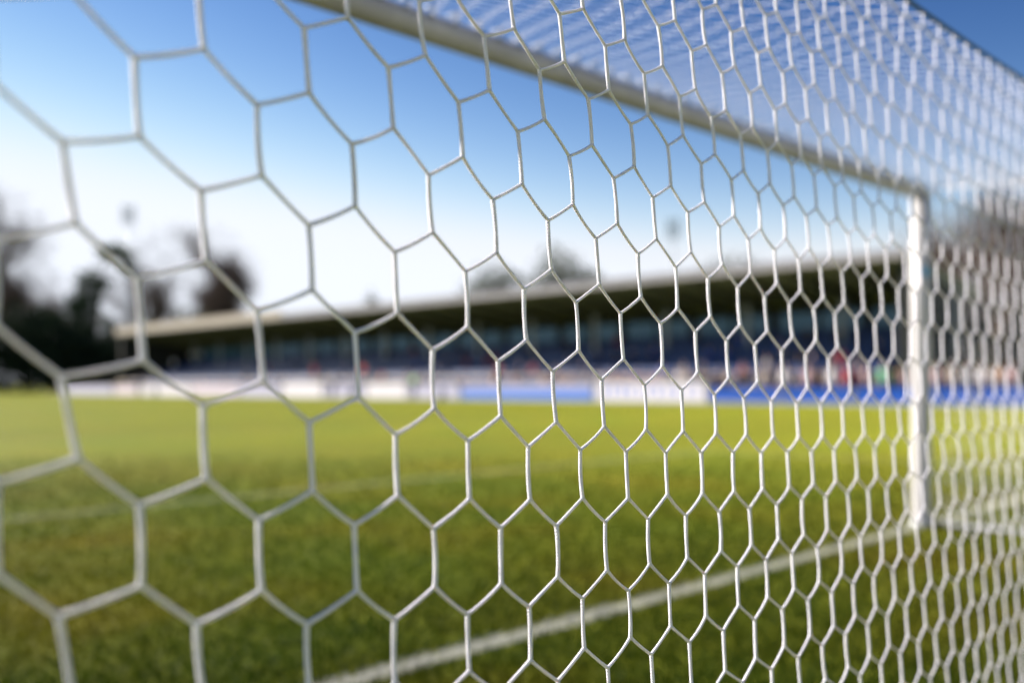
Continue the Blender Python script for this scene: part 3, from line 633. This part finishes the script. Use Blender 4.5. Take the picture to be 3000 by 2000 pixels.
def sub_mesh(name, J, keys, links, grow, root):
    ks = [k for k in J if k in keys]; ix = {k: i for i, k in enumerate(ks)}
    def rr(r): return tuple(q+grow for q in r) if hasattr(r, '__len__') else r+grow
    return skin_mesh(name, [(*J[k][:3], rr(J[k][3])) for k in ks], [(ix[a], ix[b]) for a, b in links if a in ix and b in ix], ix[root])
FIG = {}
for pose in ('stand', 'sit', 'cross', 'clap'):
    J = skeleton(pose); body = sub_mesh('body', J, set(J), LINKS, 0, 'pelvis')
    jk = {'pelvis', 'waist', 'chest', 'neckb', 'shl', 'shr', 'ell', 'elr', 'wrl', 'wrr'}; J2 = dict(J)
    jac = sub_mesh('jacket', J2, jk, LINKS, .018, 'pelvis')
    tro = sub_mesh('trousers', J, {'pelvis', 'hpl', 'hpr', 'knl', 'knr', 'anl', 'anr'}, LINKS, .014, 'pelvis')
    hz = J['pelvis'][2]
    h = MB(); h.ball((0, .018, hz+.79), .1, 12, 8, (.9, 1.0, .85)); hair = bpy.data.meshes.new('hair'); hair.from_pydata([tuple(q) for q in h.v], [], h.f); hair.materials.append(None)
    sh = MB()
    for s in 'lr': a, b = J['an'+s], J['to'+s]; sh.ball((b[0], (a[1]+b[1])/2-.01, .045), .05, 10, 6, (1, 2.5, .85))
    shoe = bpy.data.meshes.new('shoes'); shoe.from_pydata([tuple(q) for q in sh.v], [], sh.f); shoe.materials.append(None)
    fc = MB(); fc.ball((0, -.105, hz+.735), .014, 8, 6, (1, 1.3, 1.6))
    for s in (-1, 1): fc.ball((s*.082, 0, hz+.735), .02, 8, 6, (.4, .8, 1.3))
    face = bpy.data.meshes.new('face'); face.from_pydata([tuple(q) for q in fc.v], [], fc.f); face.materials.append(None)
    FIG[pose] = dict(body=body, jacket=jac, trousers=tro, hair=hair, shoes=shoe, face=face)
CLOTH = {}
def cloth(key, c):
    if key not in CLOTH: CLOTH[key] = mat('cloth_'+key, c, .8, .15)
    return CLOTH[key]
COL = {'white': (.55, .53, .55), 'cream': (.38, .33, .29), 'pink': (.42, .28, .30), 'grey': (.28, .27, .28), 'black': (.02, .02, .025), 'navy': (.015, .03, .09), 'blue': (.03, .09, .38),
       'red': (.34, .02, .03), 'dark red': (.26, .015, .02), 'scarlet': (.60, .02, .03), 'bright': (.85, .82, .80), 'green': (.10, .42, .16), 'lime': (.36, .68, .30), 'light green': (.15, .42, .26), 'tan': (.42, .27, .18), 'yellow': (.45, .36, .05)}  # 'bright' is white cloth lightened to stand for sunlight on it
def person(t_, p_, z_, pose, top, label, group=None, face=None, scale=1.0, trous='navy'):
    """face: heading; by default towards the pitch (-t)"""
    e = empty('person', G(t_, p_, z_), GROT+R(-90) if face is None else face); tag(e, label, 'person', group); e.scale = (scale,)*3
    for part, me in FIG[pose].items():
        if part == 'face': nm = 'face'
        o = bpy.data.objects.new(part, me); C.objects.link(o); o.parent = e
        mt = {'body': SKIN, 'jacket': cloth(top, COL[top]), 'trousers': cloth(trous, COL[trous]), 'hair': rnd.choice((HAIR, HAIR, HAIR2)), 'shoes': SHOE, 'face': SKIN}[part]
        o.material_slots[0].link = 'OBJECT'; o.material_slots[0].material = mt
    return e
def at_x(px, t_): return p_at(px, t_)
# people on the touchline in front of the boards
person(38.9, at_x(409, 38.9), .03, 'stand', 'black', 'person in black standing in front of the boards, far left', scale=1.12, trous='black')
person(38.9, at_x(1212, 38.9), .03, 'cross', 'lime', 'steward in a lime green vest in front of the white board', scale=.98)
person(39.0, at_x(975, 39.0), .03, 'stand', 'white', 'person in a white top just right of the dark red jacket')
person(42.0, at_x(922, 42.0), .76, 'stand', 'dark red', 'person in a dark red jacket standing above the bright white board', scale=1.1)
person(42.0, at_x(1064, 42.0), .70, 'cross', 'scarlet', 'person in a bright red jacket standing above the lilac board', scale=1.1)
person(40.6, at_x(1240, 40.6), 0, 'stand', 'yellow', 'person in an ochre jacket right behind the green vested steward')
person(45.95, at_x(508, 45.95), 2.0, 'stand', 'bright', 'person in white standing high on the terrace at the left end, lower one', scale=1.12)
person(48.8, at_x(588, 48.8), 2.93, 'clap', 'bright', 'person in cream standing on the terrace right of the one in white', scale=1.1)
person(49.75, at_x(561, 49.75), 3.24, 'stand', 'bright', 'added white figure in place of a bright glint under the sunlight-tinted roof end')  # figure put in place of a lamp glint under the roof
TOPS = ['pink', 'cream', 'white', 'navy', 'black', 'grey', 'tan', 'blue', 'pink', 'cream', 'black', 'white']
nm_ = 0
def crowd(x0, x1, n, tops, where, t0=40.35, t1=41.3):
    for i in range(n):
        px = x0+(x1-x0)*(i+rnd.uniform(.15, .85))/n; tt_ = rnd.uniform(t0, t1); top = rnd.choice(tops)
        person(tt_, p_at(px, tt_), 0, rnd.choice(('stand', 'cross', 'clap')), top, 'spectator in a %s top standing behind %s' % (top, where), 'spectators behind the boards', scale=rnd.uniform(.88, 1.0))
def seated(x0, x1, n, rows, tops, where):
    for i in range(n):
        px = x0+(x1-x0)*(i+rnd.uniform(.1, .9))/n; r_ = rnd.choice(rows); tt_, zz_ = row_t(r_); top = rnd.choice(tops)
        person(tt_+.28, p_at(px, tt_+.28), zz_, 'sit', top, 'spectator in a %s top seated %s' % (top, where), 'seated spectators in the grandstand')
DRK = ['navy', 'black', 'black', 'navy', 'dark red', 'blue', 'grey']
crowd(450, 860, 5, ['black', 'navy', 'cream'], 'the blush and lilac boards')
crowd(1080, 1340, 4, ['navy', 'grey', 'blue'], 'the white board and green vest')
crowd(1350, 1740, 9, ['navy', 'pink', 'tan', 'grey', 'blue'], 'the two tone blue board')
crowd(1740, 2075, 9, TOPS, 'the white printed board')
crowd(2075, 2660, 13, ['pink', 'white', 'cream', 'tan', 'grey', 'navy', 'black'], 'the plain blue boards')
seated(700, 1340, 14, [0, 1, 2, 3], DRK, 'above the left half of the boards')
seated(1350, 2600, 26, [0, 1, 2, 3], DRK, 'above the right half of the boards')
seated(900, 2500, 16, [4, 5, 6, 7], DRK, 'in the shaded upper rows')
for px, top, lb in ((2300, 'white', 'in a white top behind the blue board left of the red top'), (2485, 'red', 'in a red top behind the blue boards near the far post'), (2590, 'light green', 'in a light green top near the far goal post'), (2370, 'pink', 'in a pale pink top, tallest of the front row'), (1450, 'tan', 'in a tan coat above the two tone board'), (2440, 'white', 'in white just left of the red top')):
    person(40.45, p_at(px, 40.45), 0, 'stand', top, 'spectator '+lb, 'spectators at the front rail', scale=1.03)
for i, (px, top) in enumerate(((2745, 'pink'), (2790, 'cream'), (2835, 'grey'), (2880, 'white'), (2925, 'tan'), (2965, 'pink'))):
    person(40.9, p_at(px, 40.9), 0, rnd.choice(('stand', 'cross')), top, 'spectator in a %s top standing on the grass right of the grandstand' % top, 'spectators beyond the stand')
# ---------------------------------------------------------------- trees, hedges, floodlights
BARK = mat('bark_grey_brown', (.085, .065, .050), .85, .15, noise=.25, nscale=3); TWIG = mat('twig_brown', (.125, .088, .072), .85, .1)
LEAFM = {}
def leafm(key, c):
    if key not in LEAFM: LEAFM[key] = mat('needle_'+key, tuple(q*.7 for q in c), .7, .2, nscale=1.2, col2=tuple(q*1.5 for q in c), transl=.25)
    return LEAFM[key]
def bare_tree(t_, p_, h, label, spread=.42, dens=1.0, seed=1, group='bare trees beyond the pitch', twigmat=None, crown=.25, tw_=1.0):
    h *= 1.3; rd = random.Random(seed); e = empty('tree', G(t_, p_, 0), rd.uniform(0, 6)); tag(e, label, 'tree', group)
    tb = MB(); tw = []
    def grow(p, d, ln, r, lev):
        n = 3; pts = [p]; q = p; dd = d
        for i in range(n):
            dd = (dd+Vector((rd.uniform(-.16, .16), rd.uniform(-.16, .16), rd.uniform(-.04, .12)))).normalized(); q = q+dd*(ln/n); pts.append(q)
        tb.tube(pts, [r*(1-.45*i/n) for i in range(n+1)], 7 if lev < 2 else 4, cap=False)
        if lev >= 4:
            for k in range(int(13*dens)):
                a = pts[rd.randrange(1, n+1)]; v = Vector((rd.gauss(0, 1), rd.gauss(0, 1), rd.gauss(.25, 1))).normalized()*h*rd.uniform(.035, .085)
                tw.append((a, a+v, h*.0011)); 
                for _ in range(2):
                    b_ = a+v*rd.uniform(.3, .9); v2 = (v.normalized()+Vector((rd.gauss(0, .6), rd.gauss(0, .6), rd.gauss(0, .6)))).normalized()*h*rd.uniform(.02, .045); tw.append((b_, b_+v2, h*.0009))
            return
        nk = 3 if lev < 3 else 4
        for k in range(nk+(1 if rd.random() < .4 else 0)):
            f_ = rd.uniform(.45, 1) if k else 1; idx = min(n, int(f_*n)); a = rd.uniform(0, 2*math.pi); sp = spread*rd.uniform(.7, 1.5)
            ax = Vector((math.cos(a), math.sin(a), 0)); nd = (dd*(1-.3*sp)+ax*sp*1.2+Vector((0, 0, .12))).normalized(); grow(pts[idx], nd, ln*rd.uniform(.62, .82), r*.55, lev+1)
    grow(Vector((0, 0, -.1)), Vector((0, 0, 1)), h*.29, h*.02, 0)
    for k in range(int(430*dens)):               # fine twig sprays filling the rounded crown
        q = Vector((rd.gauss(0, 1), rd.gauss(0, 1), rd.gauss(0, 1))).normalized()*(rd.random()**.45); a = Vector((q.x*h*crown, q.y*h*crown, h*(.52+q.z*.26)))
        if math.sin(a.x*9/h*2+seed)+math.sin(a.z*14/h*2+seed*2)+math.sin(a.y*11/h*2) > .75: continue
        for _ in range(3):
            v = (Vector((q.x, q.y, q.z+.5)).normalized()*.8+Vector((rd.gauss(0, .6), rd.gauss(0, .6), rd.gauss(0, .5)))).normalized()*h*rd.uniform(.03, .06); tw.append((a, a+v, h*.0012))
    tb.build('trunk', BARK, e, True)
    v = []; f = []
    for a, b, r in tw:
        r *= tw_*.75
        d = (b-a).normalized(); x = d.orthogonal().normalized()*r; y = d.cross(x); i = len(v); v += [a+x, a-x*.5+y*.87, a-x*.5-y*.87, b]; f += [(i, i+1, i+3), (i+1, i+2, i+3), (i+2, i, i+3)]
    mesh_obj('crown', v, f, twigmat or TWIG, e); return e
def leafy_tree(t_, p_, h, clumps, col, label, seed=1, n=900, size=.35, group='evergreens beyond the pitch', cat='tree', trunk=True, nm='tree', lean=0.0):
    """clumps: (dx, dz, rx, rz) as fractions of height seen from the pitch"""
    rd = np.random.default_rng(seed); e = empty(nm, G(t_, p_, 0), math.atan2(G(t_, p_).y, G(t_, p_).x)-math.pi/2); tag(e, label, cat, group)
    tb = MB()
    if trunk:
        tb.tube([(0, 0, -.1), (lean*h*.25, 0, h*.3), (lean*h*.6, 0, h*.62), (lean*h, 0, h*.95)], [h*.022, h*.018, h*.012, h*.003], 8)
        for cx, cz, rx, rz in clumps: tb.tube([(lean*h*max(cz-.12, .1), 0, h*max(cz-.12, .1)), (cx*h*.6, .02*h, h*cz), (cx*h, 0, h*cz)], [h*.007, h*.004, h*.002], 6)
        tb.build('trunk', BARK, e, True)
    V = []
    for cx, cz, rx, rz in clumps:
        m_ = int(n*(rx*rz)/(.15*.1))
        q = rd.normal(size=(m_, 3)); q /= np.linalg.norm(q, axis=1, keepdims=True); q *= (rd.random((m_, 1))**.4)*(1+.25*np.sin(q[:, :1]*7+q[:, 2:]*9)); q = q*np.array([rx, rx, rz])*h+np.array([cx, 0, cz])*h
        a = rd.normal(size=(m_, 3)); a /= np.linalg.norm(a, axis=1, keepdims=True); b = np.cross(a, rd.normal(size=(m_, 3))); b /= np.linalg.norm(b, axis=1, keepdims=True)
        s = size*rd.uniform(.5, 1.3, (m_, 1)); V.append(np.stack([q-a*s, q+b*s*.5, q+a*s, q-b*s*.5], 1))
    V = np.concatenate(V).reshape(-1, 3); V[:, 2] = np.maximum(V[:, 2], .05)
    mesh_np('crown' if trunk else 'foliage', V, np.arange(len(V)).reshape(-1, 4), leafm(*col), e, False); return e
def spot(px, dist):                            # ground point at a distance in a given direction: returns t, p
    u = (px-1500)/2760.; x, y = u*dist, dist; return DX*x+DY*y, -DY*x+DX*y
def ht(py, dist, px=1500): return (1118+.0063*(px-1500)-py)/2760.*dist+CAM_H
DK = ('dark', (.018, .030, .014)); PN = ('pine', (.030, .055, .018)); OL = ('olive', (.05, .06, .025))
# left group
bare_tree(*spot(-40, 150), ht(540, 150), 'tall bare tree cut by the left edge of the photo', seed=3, dens=1.1)
bare_tree(*spot(70, 165), ht(760, 165), 'lower bare tree just inside the left edge', seed=4, dens=1.3)
leafy_tree(*spot(262, 140), ht(700, 140), [(.17, .93, .12, .07), (.25, .84, .07, .05), (.02, .72, .12, .10), (-.04, .58, .13, .09), (-.10, .44, .17, .12), (-.13, .28, .20, .13), (.10, .26, .13, .10), (-.02, .12, .26, .14)], PN, 'dark green leaning pine with separate clumps left of the round bare tree', 5, 1500, .30, lean=.1)
bare_tree(*spot(560, 170), ht(655, 170), 'large round bare tree rising behind the left end of the stand roof', seed=9, dens=1.9, tw_=.85, spread=.5, crown=.32)
bare_tree(*spot(160, 175), ht(800, 175), 'bare tree between the left edge and the leaning pine', seed=17, dens=1.5)
bare_tree(*spot(680, 185), ht(800, 185), 'lower bare tree leaning out right of the large round bare tree', seed=18, dens=1.0)
bare_tree(*spot(420, 190), ht(760, 190), 'thin bare tree between the pine and the round bare tree', seed=12, dens=1.2)
leafy_tree(*spot(60, 130), ht(890, 130), [(-.5, .5, .5, .45), (.3, .45, .6, .5), (0, .7, .4, .3)], DK, 'dark evergreen shrubbery at the left edge behind the far corner', 21, 240, .4, trunk=False, nm='hedge', cat='hedge')
leafy_tree(*spot(-240, 130), ht(950, 130), [(-.5, .5, .5, .45), (.3, .45, .7, .5)], DK, 'dark hedge cut by the left edge of the photo', 27, 240, .4, trunk=False, nm='hedge', cat='hedge')
leafy_tree(*spot(250, 132), ht(945, 132), [(-.6, .5, .7, .5), (.5, .45, .8, .5)], DK, 'low dark hedge below the leaning pine', 22, 200, .4, trunk=False, nm='hedge', cat='hedge')
leafy_tree(*spot(440, 145), ht(925, 145), [(-.6, .5, .8, .5), (.6, .5, .9, .55)], OL, 'dark bushes beside the left end of the grandstand', 23, 160, .45, trunk=False, nm='hedge', cat='hedge')
# behind the roof
for px, py, d, lb, sd_, rx in ((1460, 760, 210, 'faint tree top over the roof left of the darker round one', 31, .22), (1640, 712, 190, 'darkest round tree top standing above the grandstand roof', 32, .17), (2150, 738, 220, 'faint broad tree top above the right half of the roof', 33, .26), (1090, 842, 230, 'small tree top barely above the roof, left of centre', 34, .08), (1720, 770, 230, 'low tree top leaning out right of the round one', 35, .16)):
    h = ht(py, d, px); leafy_tree(*spot(px, d), h, [(0, .84, rx, .14), (rx*.55, .74, rx*.95, .15), (-rx*.6, .72, rx*.95, .15), (0, .6, rx*1.3, .18)], OL, lb, sd_, 230, .5, group='trees behind the grandstand')
# right group
bare_tree(*spot(2930, 62), ht(500, 62), 'big bare tree with reddish brown twigs at the right edge', seed=14, dens=1.7, tw_=.75, spread=.50, crown=.34, group='bare trees right of the goal')
bare_tree(*spot(2810, 85), ht(600, 85), 'slimmer bare tree just right of the far post', seed=15, dens=1.3, tw_=.7, crown=.30, group='bare trees right of the goal')
bare_tree(*spot(3120, 75), ht(430, 75), 'bare tree cut by the right edge of the photo', seed=16, dens=1.3, tw_=.7, crown=.32, group='bare trees right of the goal')
for px, py, d, lb, sd_ in ((2800, 850, 66, 'dark evergreen hedge next to the end of the grandstand', 41), (2920, 870, 64, 'dark evergreen hedge between its two neighbours at the right', 42), (3040, 840, 66, 'dark evergreen hedge at the right edge', 43)):
    leafy_tree(*spot(px, d), ht(py, d), [(-.15, .45, .35, .45), (.25, .5, .3, .42), (0, .25, .5, .28)], DK, lb, sd_, 260, .22, trunk=False, nm='hedge', cat='hedge', group='evergreen hedges right of the stand')
# floodlights
LAMPM = mat('floodlight_housing', (.22, .26, .30), .4, .5, .4); LAMPG = mat('floodlight_glass', (.55, .62, .68), .12, .7)
def floodlight(px, py, d, label):
    t_, p_ = spot(px, d); h = ht(py, d, px); e = empty('floodlight_mast', G(t_, p_, 0), math.atan2(G(t_, p_).y, G(t_, p_).x)-math.pi/2); tag(e, label, 'floodlight', 'floodlight masts')
    MB().tube([(0, 0, 0), (0, 0, h*.5), (0, 0, h+1.2)], [.20, .15, .08], 10).build('mast', LAMPM, e, True)
    f = MB()
    for i in range(4): f.box((-1.0, -.06, h-1.1+i*.75), (1.0, .06, h-1.0+i*.75))
    f.box((-.55, -.05, h-1.2), (-.45, .05, h+1.3)); f.box((.45, -.05, h-1.2), (.55, .05, h+1.3)); f.build('lamp_frame', LAMPM, e)
    for i in range(4):
        for k in range(3):
            c = (-.75+k*.75, -.18, h-.85+i*.75); l = MB(); l.tube([(c[0], c[1]+.18, c[2]), (c[0], c[1], c[2]), (c[0], c[1]-.2, c[2]-.08)], [.10, .2, .27], 12); o = l.build('lamp_head', LAMPM, e, True)
            MB().ball((c[0], c[1]-.2, c[2]-.08), .24, 10, 6, (1, .25, 1)).build('lens', LAMPG, o)
floodlight(380, 620, 150, 'floodlight mast standing over the trees at the left')
floodlight(1975, 680, 140, 'floodlight mast standing behind the grandstand roof')
# yellow cones added to give the bright specks on the far left grass
for i, (px, py) in enumerate(((30, 1127), (95, 1129), (152, 1137))):
    d = CAM_H*2760/(py-(1118+.0063*(px-1500))); t_, p_ = spot(px, d); e = MB().tube([(0, 0, 0), (0, 0, .12), (0, 0, .30)], [.24, .14, .03], 14).build('speck_cone', cloth('cone', (.75, .55, .12)), None, True)
    e.location = G(t_, p_, 0); tag(e, 'yellow cone added for a bright speck on the far grass, %s from the left edge' % ('first', 'second', 'third')[i], 'cone', 'added cones')
